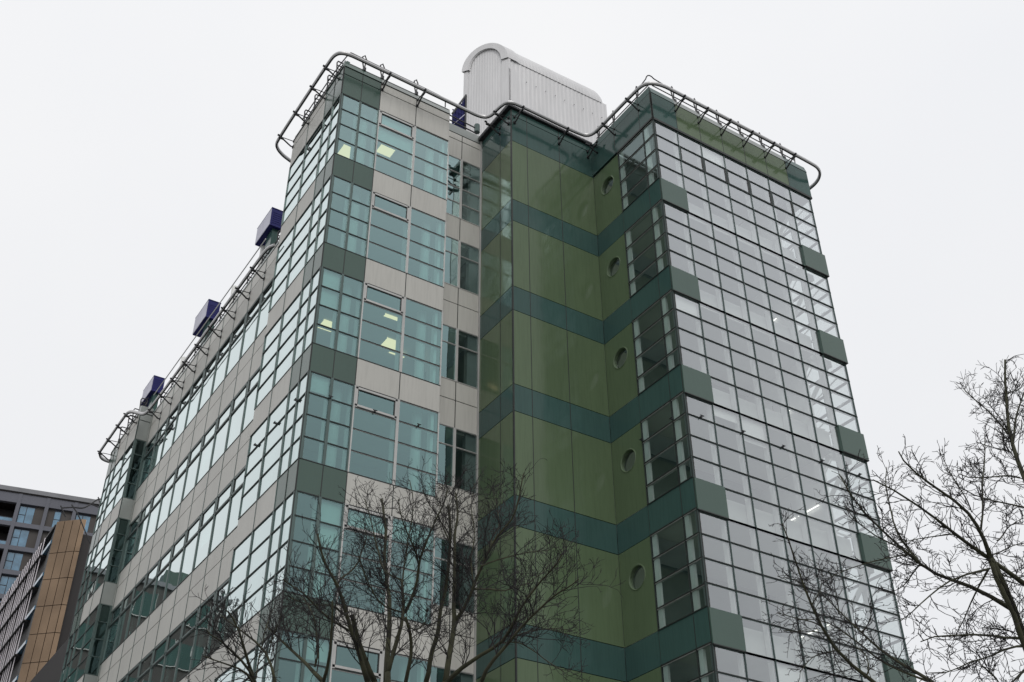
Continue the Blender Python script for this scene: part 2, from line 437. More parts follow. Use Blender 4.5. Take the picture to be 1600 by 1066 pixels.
# right tower: glazed front, seven columns
for k in range(NST):
    zt = .05-k*H
    if zt-H < GZ: break
    for i in range(7):
        a, b = i*tcw, (i+1)*tcw
        last = (i == 6); first = (i == 0)
        rows = [0, RW, 2*RW, 3*RW, 4*RW] if (first or last) else [0, RW, 2*RW, 3*RW, 4*RW, H]
        w_ = window_unit(fT, a, b, zt, rows, 'gclear', 'curtain_wall_window', mull='mull', left=.009, right=.009, proud=.030, tb='mull', thick=.028, sill=False)
        if k == 0 and 1 <= i <= 5:
            mb = MB()
            for s_ in (a+.02, b-.075): fT.box(mb, s_, s_+.055, zt-2*RW+.03, zt-RW-.04, -.04, .02, 'dark')
            fT.box(mb, a+.02, b-.02, zt-2*RW+.028, zt-2*RW+.05, -.042, .021, 'dark')
            bb(mb, 'opening_sash', w_)
    for (a, b, d) in ((0, tcw+.03, .06), (6*tcw-.02, 7*tcw+.05, .09)):
        mb = MB(); fT.box(mb, a, b, zt-H, zt-H+BAND, -.02, d, 'dgreen'); fT.box(mb, a, b, zt-H-.03, zt-H, -.02, d+.01, 'dark')
        bb(mb, 'green_band')
    for i in range(1, 7):   # white posts behind the glass
        mb = MB(); fT.box(mb, i*tcw-.03, i*tcw+.03, zt-H+.02, zt-.02, -.26, -.08, 'white'); bb(mb, 'post')
    mb = MB()   # glazed return on the right
    fQ = Face((X5, Y4), (0, 1), (1, 0))
    for j in range(4): fQ.pane(mb, 0, 3.6, zt-(j+1)*RW, zt-j*RW, 0, 'gclear')
    fQ.pane(mb, 0, 3.6, zt-H, zt-4*RW, 0, 'gclear')
    q = bb(mb, 'curtain_wall_window'); mb = MB()
    for j in range(5): fQ.box(mb, 0, 3.6, zt-j*RW-.03, zt-j*RW+.02, -.05, .05, 'dark')
    for s_ in (0, 1.2, 2.4, 3.6): fQ.box(mb, s_-.012, s_+.012, zt-H, zt, -.05, .02, 'mull')
    bb(mb, 'frame', q)
    # stair behind the last column
    mb = MB(); xs0, xs1 = X5-1.15, X5-.12
    mb.box(xs0-.1, xs1, Y4+.5, Y4+.62, zt-H+.1, zt-H+.35, 'white')
    mb.box(xs0-.1, xs1+.05, Y4+2.9, Y4+3.1, zt-H/2-.1, zt-H/2+.1, 'white')
    for (ya, yb, za, zb2) in ((.6, 3.0, zt-H+.2, zt-H/2), (3.0, .6, zt-H/2, zt+.2)):
        for x in (xs0+.05, xs1-.12):
            mb.hexa([(x,Y4+ya,za-.12), (x+.06,Y4+ya,za-.12), (x+.06,Y4+yb,zb2-.12), (x,Y4+yb,zb2-.12), (x,Y4+ya,za+.12), (x+.06,Y4+ya,za+.12), (x+.06,Y4+yb,zb2+.12), (x,Y4+yb,zb2+.12)], 'white')
            mb.tube([(x+.03,Y4+ya,za+1.0), (x+.03,Y4+yb,zb2+1.0)], .025, 'white', 5)
    for rr in range(3): mb.tube([(xs1-.1, Y4+.25, zt-.5-rr*1.1), (xs1-.1, Y4+3.3, zt-1.4-rr*1.1)], .03, 'white', 5)
    bb(mb, 'staircase')
mb = MB(); backing(mb, fT, 0, X5-X3, .05, 1.75)
for i in range(7):
    a, b = i*tcw, (i+1)*tcw+(0 if i < 6 else .08)
    mt = 'teal' if i in (0, 6) else 'lime'
    panel(mb, fT, a, b, .14, 1.48, mt, gap=.012, d=.05)
    mb.hexa([fT.P(a,1.5,.06), fT.P(b,1.5,.06), fT.P(b,1.5,-.1), fT.P(a,1.5,-.1), fT.P(a,1.84,-.03), fT.P(b,1.84,-.03), fT.P(b,1.84,-.2), fT.P(a,1.84,-.2)], 'cap' if 0 < i < 6 else 'teal')
fT.box(mb, 0, X5-X3+.08, .04, .14, -.1, .06, 'dark')
mb.box(X5, X5+.05, Y4, Y4+3.7, .05, 1.75, 'teal')
bb(mb, 'parapet')

# roofs, floor slabs, core
mb = MB()
mb.box(.12, 4.38, .12, 4.5, .9, 1.1, 'roof'); mb.box(.5, 18, 1.1, 20.7, -3.3, -3.1, 'roof'); mb.box(4.6, 18, 1.1, 12, -.1, 1.1, 'roof')
mb.box(X2+.15, X3+.1, Y2+.15, 1.2, 1.0, 1.2, 'roof'); mb.box(X3+.14, X5-.1, Y4+.15, 1.2, 1.0, 1.2, 'roof'); mb.box(.05, 9, YF+.12, YF+4.4, -3.2, -3.0, 'roof')
bb(mb, 'roof')
mb = MB()
mb.box(6.5, 18, 6.0, 20.6, GZ, -3.4, 'core'); mb.box(6.0, 17.9, 3.2, 6.0, GZ, .9, 'core'); mb.box(6.0, X3+.2, .98, 1.2, GZ, .9, 'core')
mb.box(X2+.14, X3+.3, Y2+.14, .98, GZ, 1.0, 'core'); mb.box(X3+.3, X5-1.3, -1.2, 3.2, GZ, 1.0, 'core')
mb.box(3.2, 8, YF+.2, YF+4.4, GZ, -3.2, 'core'); mb.box(.1, 6, YF+4.4, YF+4.5, GZ, -3.2, 'core')
mb.box(4.4, 6.0, 3.2, 3.3, GZ, 1.0, 'core'); mb.box(X5-1.32, X5-1.26, Y4+.75, -1.2, GZ, .0, 'white')
bb(mb, 'core_wall')
for k in range(-1, NST):
    z1 = -k*H-3.06; z0 = z1-.86
    if z0 < GZ: break
    mb = MB()
    mb.box(.13, 4.35, .13, 4.42, z0, z1, 'ceil'); bb(mb, 'floor_slab')
    mb = MB(); mb.box(4.40, 6.3, 1.06, 4.5, z0+.1, z1-.1, 'ceil'); bb(mb, 'floor_slab')
    if k >= 0:
        mb = MB(); mb.box(.58, 6.4, 4.55, 20.55, z0-.2, z1-.2, 'ceil'); bb(mb, 'floor_slab')
    if k >= 1:
        mb = MB(); mb.box(.12, 3.3, YF+.13, YF+4.3, z0, z1, 'ceil'); bb(mb, 'floor_slab')
    mb = MB(); mb.box(X3+.15, X5-1.25, Y4+.30, -1.3, z0+.1, z1, 'ceil'); bb(mb, 'floor_slab')
    for (f, ss) in ((fA, (.75, 1.5, 3.0, 4.28)), (fAs, (.7, 1.45, 3.0))):
        for s_ in ss:
            mb = MB(); f.box(mb, s_-.05, s_+.05, z1-.8-3.1, z0, -.34, -.12, 'white'); bb(mb, 'post')
    for (x, y) in ((1.18, .55), (3.95, .55), (.55, 3.8), (5.0, 1.5)):    # round concrete columns inside the glass
        mb = MB(); mb.tube([(x, y, z0-3.2), (x, y, z0+.1)], .16, 'white', 14); bb(mb, 'column')
    for i in range(5):
        mb = MB(); mb.tube([(1.0, 6.2+i*3.2, z0-3.4), (1.0, 6.2+i*3.2, z0-.1)], .15, 'white', 10); bb(mb, 'column')

# roller blinds, drawn to different heights behind some of the panes
for (f, cc, z0_, n_, col_) in ((fA, [0, .75, 1.5, 3.0, 4.45], 0, 7, 'white'), (fM, my, -4.28, 6, 'white'), (fT, [i*tcw for i in range(8)], .05, 7, 'white')):
    for k in range(n_):
        for i in range(len(cc)-1):
            if rnd.random() > (.22 if f is not fT else .12) or (f is fT and i > 4): continue
            dr = rnd.choice([.35, .6, .9, 1.4]); mb = MB()
            f.box(mb, cc[i]+.06, cc[i+1]-.06, z0_-k*H-dr, z0_-k*H-.03, -.11, -.10, col_); bb(mb, 'roller_blind')

# lamps seen through the glass
def ceiling_lamp(x0, x1, y0, y1, z, m='light', th=.05):
    mb = MB(); mb.box(x0, x1, y0, y1, z-th, z-.002, m)
    l = bb(mb, 'ceiling_light'); fr = MB()
    for (a, b, c, d) in ((x0-.03, x0, y0, y1), (x1, x1+.03, y0, y1)): fr.box(a, b, c, d, z-th-.005, z, 'white')
    bb(fr, 'frame', l)
ceiling_lamp(2.38, 2.98, 1.36, 1.96, .08); ceiling_lamp(1.2, 1.75, 2.3, 2.9, .08)
ceiling_lamp(4.05, 4.65, 3.0, 3.14, -7.92); ceiling_lamp(4.1, 4.7, 2.55, 3.15-.05, -7.93) if False else None
ceiling_lamp(3.6, 4.2, 2.4, 3.0, -7.92); ceiling_lamp(1.3, 1.8, 2.6, 3.1, -7.92); ceiling_lamp(2.9, 3.5, 1.2, 1.32, -7.92)
for k, z in ((1, -5.5), (2, -9.5), (3, -13.5), (4, -17.5)):
    for (y0, y1) in (((-3.4, -2.75), (-2.6, -2.05)) if k != 3 else ((-3.8, -2.85), (-2.7, -2.0))):
        mb = MB(); mb.box(16.82, 16.86, y0, y1, z, z+.025, 'wlight')
        l = bb(mb, 'ceiling_light'); mb = MB()
        mb.tube([(16.84, y0+.1, z+.05), (16.84, y0+.1, z+.6)], .006, 'black', 4); mb.tube([(16.84, y1-.1, z+.05), (16.84, y1-.1, z+.6)], .006, 'black', 4)
        bb(mb, 'suspension_rod', l)

# restraint pins along one level
for (f, ss, zz) in ((fAs, (.66, 2.2, 3.76), -12.7), (fA, (.73, 2.2, 3.71), -12.72), (fT, (.57, 2.27, 3.97, 5.7, 7.43), -12.66), (fTs, (.61, 2.1), -12.6)):
    for s_ in ss:
        mb = MB(); f.box(mb, s_-.02, s_+.02, zz-.03, zz+.03, .0, .09, 'black')
        mb.tube([f.P(s_-.07, zz+.02, .09), f.P(s_+.07, zz+.02, .09)], .016, 'black', 5)
        bb(mb, 'restraint_pin')

# ---------------------------------------------------------------- roof rail (window cleaning track)
def smooth_path(pts, it=3):
    P = [Vector(p) for p in pts]
    for _ in range(it):
        Q = [P[0]]
        for a, b in zip(P, P[1:]): Q += [a*.75+b*.25, a*.25+b*.75]
        Q.append(P[-1]); P = Q
    return P
def rail(pts, closed=False):
    P = smooth_path(pts)
    mb = MB(); mb.tube(P, .078, 'rail', 8, flat=(.8, 1.0))
    mb.tube([p-Vector((0, 0, .078)) for p in P], .030, 'dark', 4, flat=(1.3, .7))  # black strip paints the shade along the underside of the rail
    return bb(mb, 'cleaning_rail')
zr = 1.50
r1 = rail([(.35, 5.6, zr), (-.1, 5.45, zr), (-.5, 5.15, zr), (-.56, 4.7, zr), (-.56, .35, zr), (-.53, -.35, zr), (-.2, -.56, zr), (.5, -.56, zr), (4.6, -.52, zr), (5.55, -.5, zr), (5.84, -.75, zr), (5.86, -1.3, zr+.02), (6.0, -1.75, zr+.03), (6.6, -1.80, zr+.02),
           (9.2, -1.80, zr), (9.68, -1.95, zr), (9.73, -2.6, zr), (9.74, -4.5, zr), (9.78, -5.25, zr), (10.3, -5.5, zr), (11.0, -5.52, zr), (17.9, -5.52, zr), (18.65, -5.45, zr), (19.05, -5.0, zr), (19.1, -4.3, zr), (18.9, -3.7, zr), (18.5, -3.4, zr)])
r2 = rail([(.1, 5.3, -3.25+.0), (-.06, 5.6, -3.25), (-.06, 6.4, -3.25), (-.06, 18.6, -3.2), (-.08, 19.8, -3.1), (-.3, 20.4, -2.75), (-.62, 20.7, -2.6), (-.66, 21.3, -2.6), (-.66, 24.6, -2.6), (-.66, 25.3, -2.6), (-.4, 25.8, -2.6), (.1, 25.9, -2.6), (.6, 25.7, -2.6)])
mb = MB(); mb.tube([(-.36, 5.0, -3.38), (-.36, 17.6, -3.33)], .022, 'rail', 5); bb(mb, 'guide_rail')
def bracket(f, s_, z, d, parent, zl=.32, slant=0):
    mb = MB()
    mb.tube([f.P(s_, z-.02, .0), f.P(s_, z-.05, d-.12)], .018, 'black', 5)
    mb.tube([f.P(s_, z-zl, .02), f.P(s_, z-zl-.01, .12), f.P(s_, z-.13, d-.1), f.P(s_, z-.1, d)], .032, 'black', 5)
    mb.box(*sum(([min(a, b)-.035, max(a, b)+.035] for a, b in zip(f.P(s_, 0, d-.08)[:2], f.P(s_, 0, d+.05)[:2])), []), z-.15, z-.07, 'black')
    mb.tube([f.P(s_, z-.02, d+.05), f.P(s_, z-.02, d+.14)], .04, 'black', 6)
    f.box(mb, s_-.05, s_+.05, z-zl-.06, z-zl+.05, .0, .05, 'black'); f.box(mb, s_-.04, s_+.04, z-.06, z+.04, .0, .05, 'black')
    bb(mb, 'bracket', parent)
for s_ in (.35, 1.5, 3.0, 4.45): bracket(fAs, s_, 1.42, .56, r1)
for s_ in (1.55, 3.02): bracket(fA, s_, 1.42, .54, r1)
for s_ in (.15, 2.22, 3.6): bracket(fG, s_, 1.42, .55, r1)
for s_ in (.15, .77): bracket(fGs, s_, 1.42, .56, r1)
for s_ in (.65, 2.15, 3.3): bracket(fTs, s_, 1.42, .54, r1)
for i in range(1, 7): bracket(fT, i*tcw, 1.42, .55, r1)
for i in range(4, 13): bracket(fM, .93+1.5*i-1.5*0, -3.30, .50, r2)
for s_ in (.3, 1.5, 3.0, 4.4): bracket(fFs, s_, -2.66, .56, r2)

# guard rail stanchions
def stanchion(f, s_, z, parent, hgt=.85, wd=.26, lean=.0):
    mb = MB(); d0 = -.05
    a = f.P(s_, z, d0); t = .028
    mb.tube([f.P(s_, z, d0+.02), f.P(s_, z+hgt*.85, d0+.06), f.P(s_, z+hgt, d0+.02), f.P(s_, z+hgt, d0-wd+.06), f.P(s_, z+hgt*.86, d0-wd), f.P(s_, z, d0-.06)], t, 'black', 5)
    for q in (.45, .7): mb.tube([f.P(s_, z+hgt*q, d0+.04), f.P(s_, z+hgt*q, d0-.05-wd*q*.75)], t*.8, 'black', 5)
    f.box(mb, s_-.05, s_+.05, z-.12, z+.06, d0-.06, d0+.06, 'black')
    bb(mb, 'stanchion', parent)
def hoop(f, s_, z, parent, hgt=.85):
    mb = MB(); d0 = -.1; t = .028
    mb.tube([f.P(s_, z, d0), f.P(s_-.10, z+hgt*.5, d0+.02), f.P(s_-.10, z+hgt*.8, d0), f.P(s_, z+hgt, d0-.02), f.P(s_+.08, z+hgt*.8, d0-.03), f.P(s_+.05, z+hgt*.4, d0-.03), f.P(s_, z, d0)], t, 'black', 5)
    f.box(mb, s_-.05, s_+.05, z-.12, z+.04, d0-.05, d0+.1, 'black')
    bb(mb, 'stanchion', parent)
def guard(paths):
    mb = MB()
    for p in paths: mb.tube(smooth_path(p, 2), .024, 'black', 5)
    return bb(mb, 'guard_rail')
g1 = guard([[(.1, 4.2, 2.45), (.12, .1, 2.45), (.4, .1, 2.42), (4.1, .12, 2.4), (4.3, .12, 2.3), (4.3, .12, 1.9)], [(.12, 4.2, 2.12), (.12, .3, 2.12)]])
for y in (.8, 1.6, 2.75, 3.7): stanchion(fAs, y, 1.78, g1, .75)
for x in (.8, 1.55, 3.0): hoop(fA, x, 1.86, g1, .8)
g2 = guard([[(10.36, -1.5, 2.12), (10.36, -4.85, 2.12)], [(10.36, -1.5, 2.42), (10.36, -4.6, 2.45), (10.36, -4.86, 2.75), (10.8, -4.86, 2.5), (17.8, -4.86, 2.42), (17.95, -4.86, 2.3), (17.92, -4.86, 1.95)], [(10.5, -4.86, 2.14), (17.9, -4.86, 2.1)]])
for i in range(6): hoop(fT, 1.28+i*tcw, 1.86, g2, .86)
for s_ in (.85, 2.35, 3.35): hoop(fTs, s_, 1.86, g2, .86)
g3 = guard([[(.62, 5.0, -1.8), (.62, 19.9, -1.8)], [(.62, 5.0, -2.15), (.62, 19.9, -2.15)], [(.15, 20.9, -1.5), (.15, 24.6, -1.5)], [(.15, 20.9, -1.85), (.15, 24.6, -1.85)]])
for i in range(3, 13): stanchion(fM, .93+1.5*i+.7, -2.52, g3, .75)
for s_ in (.5, 1.6, 2.3, 3.6): stanchion(fFs, s_, -2.22, g3, .75)
# access gate in blue lattice beside the plant room
mb = MB(); gx0, gx1, gy = 5.15, 5.75, 1.05
mb.hexa([(gx0, gy, 2.1), (gx0+.05, gy, 2.1), (gx0+.05, gy+.05, 2.1), (gx0, gy+.05, 2.1), (gx0, gy, 2.9), (gx0+.05, gy, 3.0), (gx0+.05, gy+.05, 3.0), (gx0, gy+.05, 2.9)], 'blue')
mb.box(gx1-.05, gx1+.03, gy-.02, gy+.06, 2.0, 4.25, 'black'); mb.box(gx1-.12, gx1-.06, gy, gy+.04, 2.1, 4.1, 'blue')
mb.tube([(gx0-.02, gy, 2.85), (gx1, gy, 4.3)], .04, 'black', 5)
for i in range(7):
    x = gx0+.08+i*.07; mb.box(x, x+.025, gy, gy+.03, 2.1, 2.9+(x-gx0)*2.3, 'blue')
for i in range(5): mb.box(gx0, gx1, gy+.01, gy+.04, 2.2+i*.3, 2.25+i*.3, 'blue')
mb.tube([(gx0, gy, 2.2), (gx1, gy, 3.2)], .02, 'lav', 4)
mb.poly([(gx0+.02, gy+.06, 2.1), (gx1, gy+.06, 2.1), (gx1, gy+.06, 4.1), (gx0+.02, gy+.06, 2.9)], 'blue')
mb.tube([(4.9, .98, 2.62), (6.3, .98, 2.55)], .03, 'black', 5); mb.tube([(4.95, .98, 2.35), (6.2, .98, 2.27)], .03, 'black', 5)
mb.tube([(6.25, .98, 2.35), (6.25, .98, 2.75)], .12, 'mull', 8)
bb(mb, 'access_gate')

# barrel roofed plant room on the roof
PN = Vector((7.893, 1.193, 0)); PF = PN+Vector((math.cos(R(125)), math.sin(R(125)), 0))*2.0
ax = Vector((math.cos(R(-1.33)), math.sin(R(-1.33)), 0)); LEN = 5.25
gd = (PF-PN); W = gd.length; gd.normalize(); ZS = 7.99; ZA = 9.25; ZB = 1.1
pr_ = bpy.data.objects.new('plant_room', None); COL.objects.link(pr_); pr_.parent = BLD; pr_.location = Vector((7.9, 1.2, ZB))-Vector(B0)
def pb(mb, name):
    o = mb.build(name, None, Vector((7.9, 1.2, ZB))); o.location = (0, 0, 0); o.parent = pr_; return o
def prof(t, z):   # t 0..1 near->far, point on the gable plane
    return PN+gd*(t*W)+Vector((0, 0, z))
arc = [(.5-.5*math.cos(math.pi*i/24), ZS+(ZA-ZS)*math.sin(math.pi*i/24)**1.0) for i in range(25)]
mb = MB()
NR = 60
ax_off = lambda j, amp=0: ax*(LEN*j/NR)
# ribbed roof sheet
ringv = []
for j in range(NR*2+1):
    ridge = .010 if j % 4 < 2 else 0
    r_ = []
    for t, z in arc:
        c = prof(.5, ZS); p = prof(t, z)+ax*(LEN*j/(NR*2)); d = (prof(t, z)-c); d.normalize()
        e = 0
        if j > NR*2-10: e = (j-(NR*2-10))/10; e = .25*e*e
        r_.append(tuple(p+d*(ridge+.035-e*.8)))
    ringv += r_
n = len(arc)
mb.poly(ringv, 'silver', [(j*n+i, (j+1)*n+i, (j+1)*n+i+1, j*n+i+1) for j in range(NR*2) for i in range(n-1)])
o = pb(mb, 'barrel_roof')
mb = MB()   # verge trim over the gable
pv = [prof(t, z) for t, z in arc]
cc_ = prof(.5, ZS)
outer = [p+(p-cc_).normalized()*.10-ax*.12 for p in pv]; inner = [p-(p-cc_).normalized()*.22-ax*.12 for p in pv]
outb = [p+(p-cc_).normalized()*.10+ax*.45 for p in pv]; innb = [p-(p-cc_).normalized()*.22-ax*.02 for p in pv]
k_ = len(pv)
mb.poly(outer+inner+outb+innb, 'silver', [(i, i+1, k_+i+1, k_+i) for i in range(k_-1)]+[(2*k_+i, 2*k_+i+1, i+1, i) for i in range(k_-1)]+[(k_+i, k_+i+1, 3*k_+i+1, 3*k_+i) for i in range(k_-1)])
o = pb(mb, 'verge_trim')
mb = MB()   # corrugated gable
NC = 64; a_ = []; b_ = []
for i in range(NC+1):
    t = i/NC; off = ax*(.009 if i % 4 < 2 else 0); zt_ = ZS+(ZA-ZS)*math.sin(math.acos(max(-1, min(1, 1-2*t))))-.12
    a_.append(tuple(prof(t, ZB)+off)); b_.append(tuple(prof(t, max(zt_, ZS-.1))+off))
mb.poly(a_+b_, 'silver', [(i, i+1, NC+1+i+1, NC+1+i) for i in range(NC)])
pb(mb, 'gable_wall')
mb = MB(); c1 = prof(0, 0)
for (t0, t1) in ((-.04, .12), (.94, 1.03)):
    p0, p1 = prof(t0, ZB)-ax*.05, prof(t1, ZB)-ax*.05; hz = Vector((0, 0, ZS+.0-ZB))
    mb.hexa([p0, p0+ax*.09, p1+ax*.09, p1, p0+hz, p0+ax*.09+hz, p1+ax*.09+hz, p1+hz], 'silver')
p0 = prof(-.04, ZB)-ax*.05; q_ = Vector((ax.y, -ax.x, 0)); hz = Vector((0, 0, 7.35-ZB))
mb.hexa([p0, p0+ax*.42, p0+ax*.42-q_*.1, p0-q_*.1, p0+hz, p0+ax*.42+hz, p0+ax*.42-q_*.1+hz, p0-q_*.1+hz], 'silver')
pb(mb, 'corner_trim')
mb = MB(); NS = 100; a_ = []; b_ = []    # corrugated long side
for i in range(NS+1):
    p = PN+ax*(LEN*i/NS)+q_*(.009 if i % 4 < 2 else .0)
    a_.append((p.x, p.y, ZB)); b_.append((p.x, p.y, ZS+.05))
mb.poly(a_+b_, 'silver', [(i, i+1, NS+1+i+1, NS+1+i) for i in range(NS)])
for i in range(9):
    p = PN+ax*(.9+.5*i)+q_*.04; mb.box(p.x-.012, p.x+.012, p.y-.03, p.y, 6.95, 6.98, 'dark')
pb(mb, 'side_wall')
mb = MB(); p0 = PF+ax*0; mb.poly([(PN+ax*LEN).to_tuple()[:2]+(ZB,), (PF+ax*LEN).to_tuple()[:2]+(ZB,), (PF+ax*LEN).to_tuple()[:2]+(ZA-.3,), (PN+ax*LEN).to_tuple()[:2]+(ZS,)], 'silver')
mb.poly([PF.to_tuple()[:2]+(ZB,), (PF+ax*LEN).to_tuple()[:2]+(ZB,), (PF+ax*LEN).to_tuple()[:2]+(ZS,), PF.to_tuple()[:2]+(ZS,)], 'silver')
pb(mb, 'rear_wall')

# ---------------------------------------------------------------- navy roof ventilators
def ventilator(y0, y1, z0, z1, label):
    loc = (.9, (y0+y1)/2, -3.1)
    t = thing('roof_ventilator', label, 'ventilator', loc, 'navy ventilators along the roof edge')
    mb = MB(); mb.box(.62, 1.18, y0, y1, z0, z1, 'blue'); mb.build('housing', t, loc)
    mb = MB(); mb.box(.60, .62, y0+.02, (y0+y1)/2-.01, z0+.02, z1-.02, 'lav'); mb.box(.60, .62, (y0+y1)/2+.01, y1-.02, z0+.02, z1-.02, 'lav'); mb.build('side_panel', t, loc)
    mb = MB()
    for q in range(6): mb.box(.70, 1.12, y0-.012, y0, z0+.14+q*.11, z0+.17+q*.11, 'blue')
    mb.box(.66, .69, y0-.014, y0, z0+.08, z0+.82, 'blue'); mb.box(1.12, 1.15, y0-.014, y0, z0+.08, z0+.82, 'blue'); mb.build('louvre', t, loc)
    mb = MB(); mb.box(.60, 1.2, y0-.02, y1+.02, z1, z1+.03, 'blue'); mb.build('lid', t, loc)
    mb = MB(); mb.box(.80, 1.10, y0+.15, y0+.75, -3.1, z0, 'teal'); mb.build('duct', t, loc)
ventilator(7.9, 9.45, -.03, .87, 'navy blue box ventilator nearest the near glass tower, topmost of the three')
ventilator(15.1, 16.8, -.15, .8, 'navy blue box ventilator in the middle of the three on the roof edge')
ventilator(22.75, 24.4, .12, .98, 'navy blue box ventilator above the far tower, lowest of the three')

# ================================================================= grey apartment block
ga = R(-11.72); GD = Vector((math.cos(ga), math.sin(ga), 0)); GN = Vector((math.sin(ga), -math.cos(ga), 0))
GP = Vector((4.429, 108, 0)); fB = Face((GP.x, GP.y), (GD.x, GD.y), (GN.x, GN.y))
GL = tuple(GP+GD*4)[:2]+(GZ,)
gt = thing('apartment_block', 'distant grey apartment block with flat roof and blue tinted windows behind the bronze building', 'building', GL)
mb = MB(); S0, S1_ = -7, 22; pitch_s = 3.19
fB.box(mb, S0, S1_, GZ, 34.7, -9, -2.4, 'greyb')
np0 = 2.25
k0 = int((S0-np0)/pitch_s); k1 = int((S1_-np0)/pitch_s)
for k in range(k0, k1+1):
    fB.box(mb, np0+k*pitch_s, np0+k*pitch_s+.42, GZ, 34.4, -.6, 0, 'greyb')
fB.box(mb, S0, S1_, 33.2, 34.42, -.6, -.06, 'greyb')
for j in range(1, 22):
    z = 33.2-j*2.98
    if z < GZ: break
    fB.box(mb, S0, S1_, z-.03, z+.52, -.6, -.04, 'greyb')
mb.build('wall', gt, GL)
mb = MB(); fB.box(mb, S0-.2, S1_+.2, 34.55, 35.1, -9.2, .15, 'greyl'); fB.box(mb, S0-.1, S1_+.1, 34.42, 34.55, -9, .02, 'darkw'); mb.build('parapet', gt, GL)
cnt = 0
for k in range(-3, 4):
    for j in range(10):
        s_ = np0+k*pitch_s+.42; e = np0+(k+1)*pitch_s; zt_ = 33.2-j*2.98; zb = zt_-2.46
        if k == -1:
            mb = MB(); fB.box(mb, s_, e, zb, zt_, -2.4, -2.35, 'darkw'); fB.box(mb, s_, e, zt_-.02, zt_, -2.4, -.6, 'darkw')
            mb.build('balcony_recess', gt, GL); mb = MB(); fB.box(mb, s_, e, zb, zb+.5, -.3, -.27, 'bglass'); fB.box(mb, s_, e, zb+.5, zb+.56, -.32, -.24, 'bframe')
            fB.box(mb, s_+1.2, s_+1.25, zb, zb+.5, -.32, -.24, 'bframe')
            mb.build('balcony', gt, GL); continue
        swap = (k == 1)
        mb = MB()
        if not swap: g0, g1_, p0_, p1_ = s_+.05, s_+1.75, s_+1.75, e
        else: g0, g1_, p0_, p1_ = s_+.85, s_+1.5, s_, e
        fB.box(mb, p0_, p1_, zb, zt_, -.6, -.40, 'brownw')
        if not swap: fB.box(mb, s_, g1_, zb, zt_, -.6, -.42, 'bframe')
        wmul = g0+(g1_-g0)*.46; zm = zb+1.15
        panes = [(g0+.05, wmul-.04, zm+.05, zt_-.25), (g0+.05, wmul-.04, zb+.1, zm-.05), (wmul+.04, g1_-.03, zb+.1, zt_-.25)] if not swap else [(g0, g1_, zm+.05, zt_-.3), (g0, g1_, zb+.1, zm-.05)]
        if swap: fB.box(mb, g0-.08, g1_+.12, zb, zt_, -.6, -.36, 'bframe')
        for (a, b, c, d) in panes: fB.box(mb, a, b, c, d, -.5, (-.33 if swap else -.38), 'bglass')
        mb.build('window', gt, GL)

# ================================================================= bronze building with white fins
SCB = 1.6
def Bp(x, y, z): v = Vector((x, y, z)); return CAM+(v-CAM)*SCB
p1 = Bp(-1.368, 28.0, -5.38); p2 = Bp(-.43, 27.08, -5.38); p3 = Bp(-.19, 27.0, -5.38)
BLc = (p1.x+3, p1.y+6, GZ)
bt = thing('bronze_clad_building', 'narrow bronze panelled building with white finned side wall at the left', 'building', BLc)
ztop = p1.z; rowh = 1.36*SCB
d12 = (p2-p1); d12.z = 0; L12 = d12.length; d12.normalize(); fb1 = Face((p1.x, p1.y), (d12.x, d12.y), (d12.y, -d12.x))
d23 = (p3-p2); d23.z = 0; L23 = d23.length; d23.normalize(); fb2 = Face((p2.x, p2.y), (d23.x, d23.y), (d23.y, -d23.x))
mb = MB()
rows_ = [ztop, ztop-1.72*SCB]+[ztop-1.72*SCB-i*rowh for i in range(1, 14)]
for f, Lf, nc in ((fb1, L12, 3), (fb2, L23, 1)):
    for a, b in zip(rows_, rows_[1:]):
        if b < GZ: break
        for i in range(nc): f.box(mb, Lf*i/nc+.025, Lf*(i+1)/nc-.025, b+.025, a-.025, -.1, rnd.uniform(0, .012), 'copper')
mb.build('bronze_cladding', bt, BLc)
mb = MB()
X1 = p1.x+.35
mb.hexa([(p1.x+.03, p1.y+.05, GZ), (p2.x, p2.y+.12, GZ), (p3.x-.02, p3.y+.14, GZ), (p3.x-.02, p3.y+20, GZ), (p1.x+.03, p1.y+.05, ztop-.03), (p2.x, p2.y+.12, ztop-.03), (p3.x-.02, p3.y+.14, ztop-.03), (p3.x-.02, p3.y+20, ztop-.03)], 'darkw')
mb.box(p3.x-.02, p3.x+.9, p3.y+.6, p3.y+20, GZ, ztop-1.0, 'darkw')
mb.box(X1, p3.x, p1.y+.4, p1.y+60, GZ, ztop-1.1, 'darkw')
mb.build('wall', bt, BLc)
mb = MB(); xw = X1-.25
y = p1.y+3.2; jj = 0
while y < p1.y+48:
    top = ztop-.1
    mb.box(xw-.17, xw-.12, y, y+.10, GZ, top, 'fin'); y += .80 if jj % 4 else 1.15; jj += 1
mb.build('fins', bt, BLc)
mb = MB()
for j in range(9):
    z = ztop-1.6-j*2.7
    mb.box(xw-.12, X1, p1.y+.5, p1.y+50, z-.1, z+.2, 'bglass'); mb.box(xw-.3, X1, p1.y+2.8, p1.y+50, z-.25, z-.15, 'darkw')
mb.box(xw-.12, X1+.02, p1.y+.5, p1.y+50, ztop-.25, ztop-.05, 'darkw')
mb.build('ledge', bt, BLc)

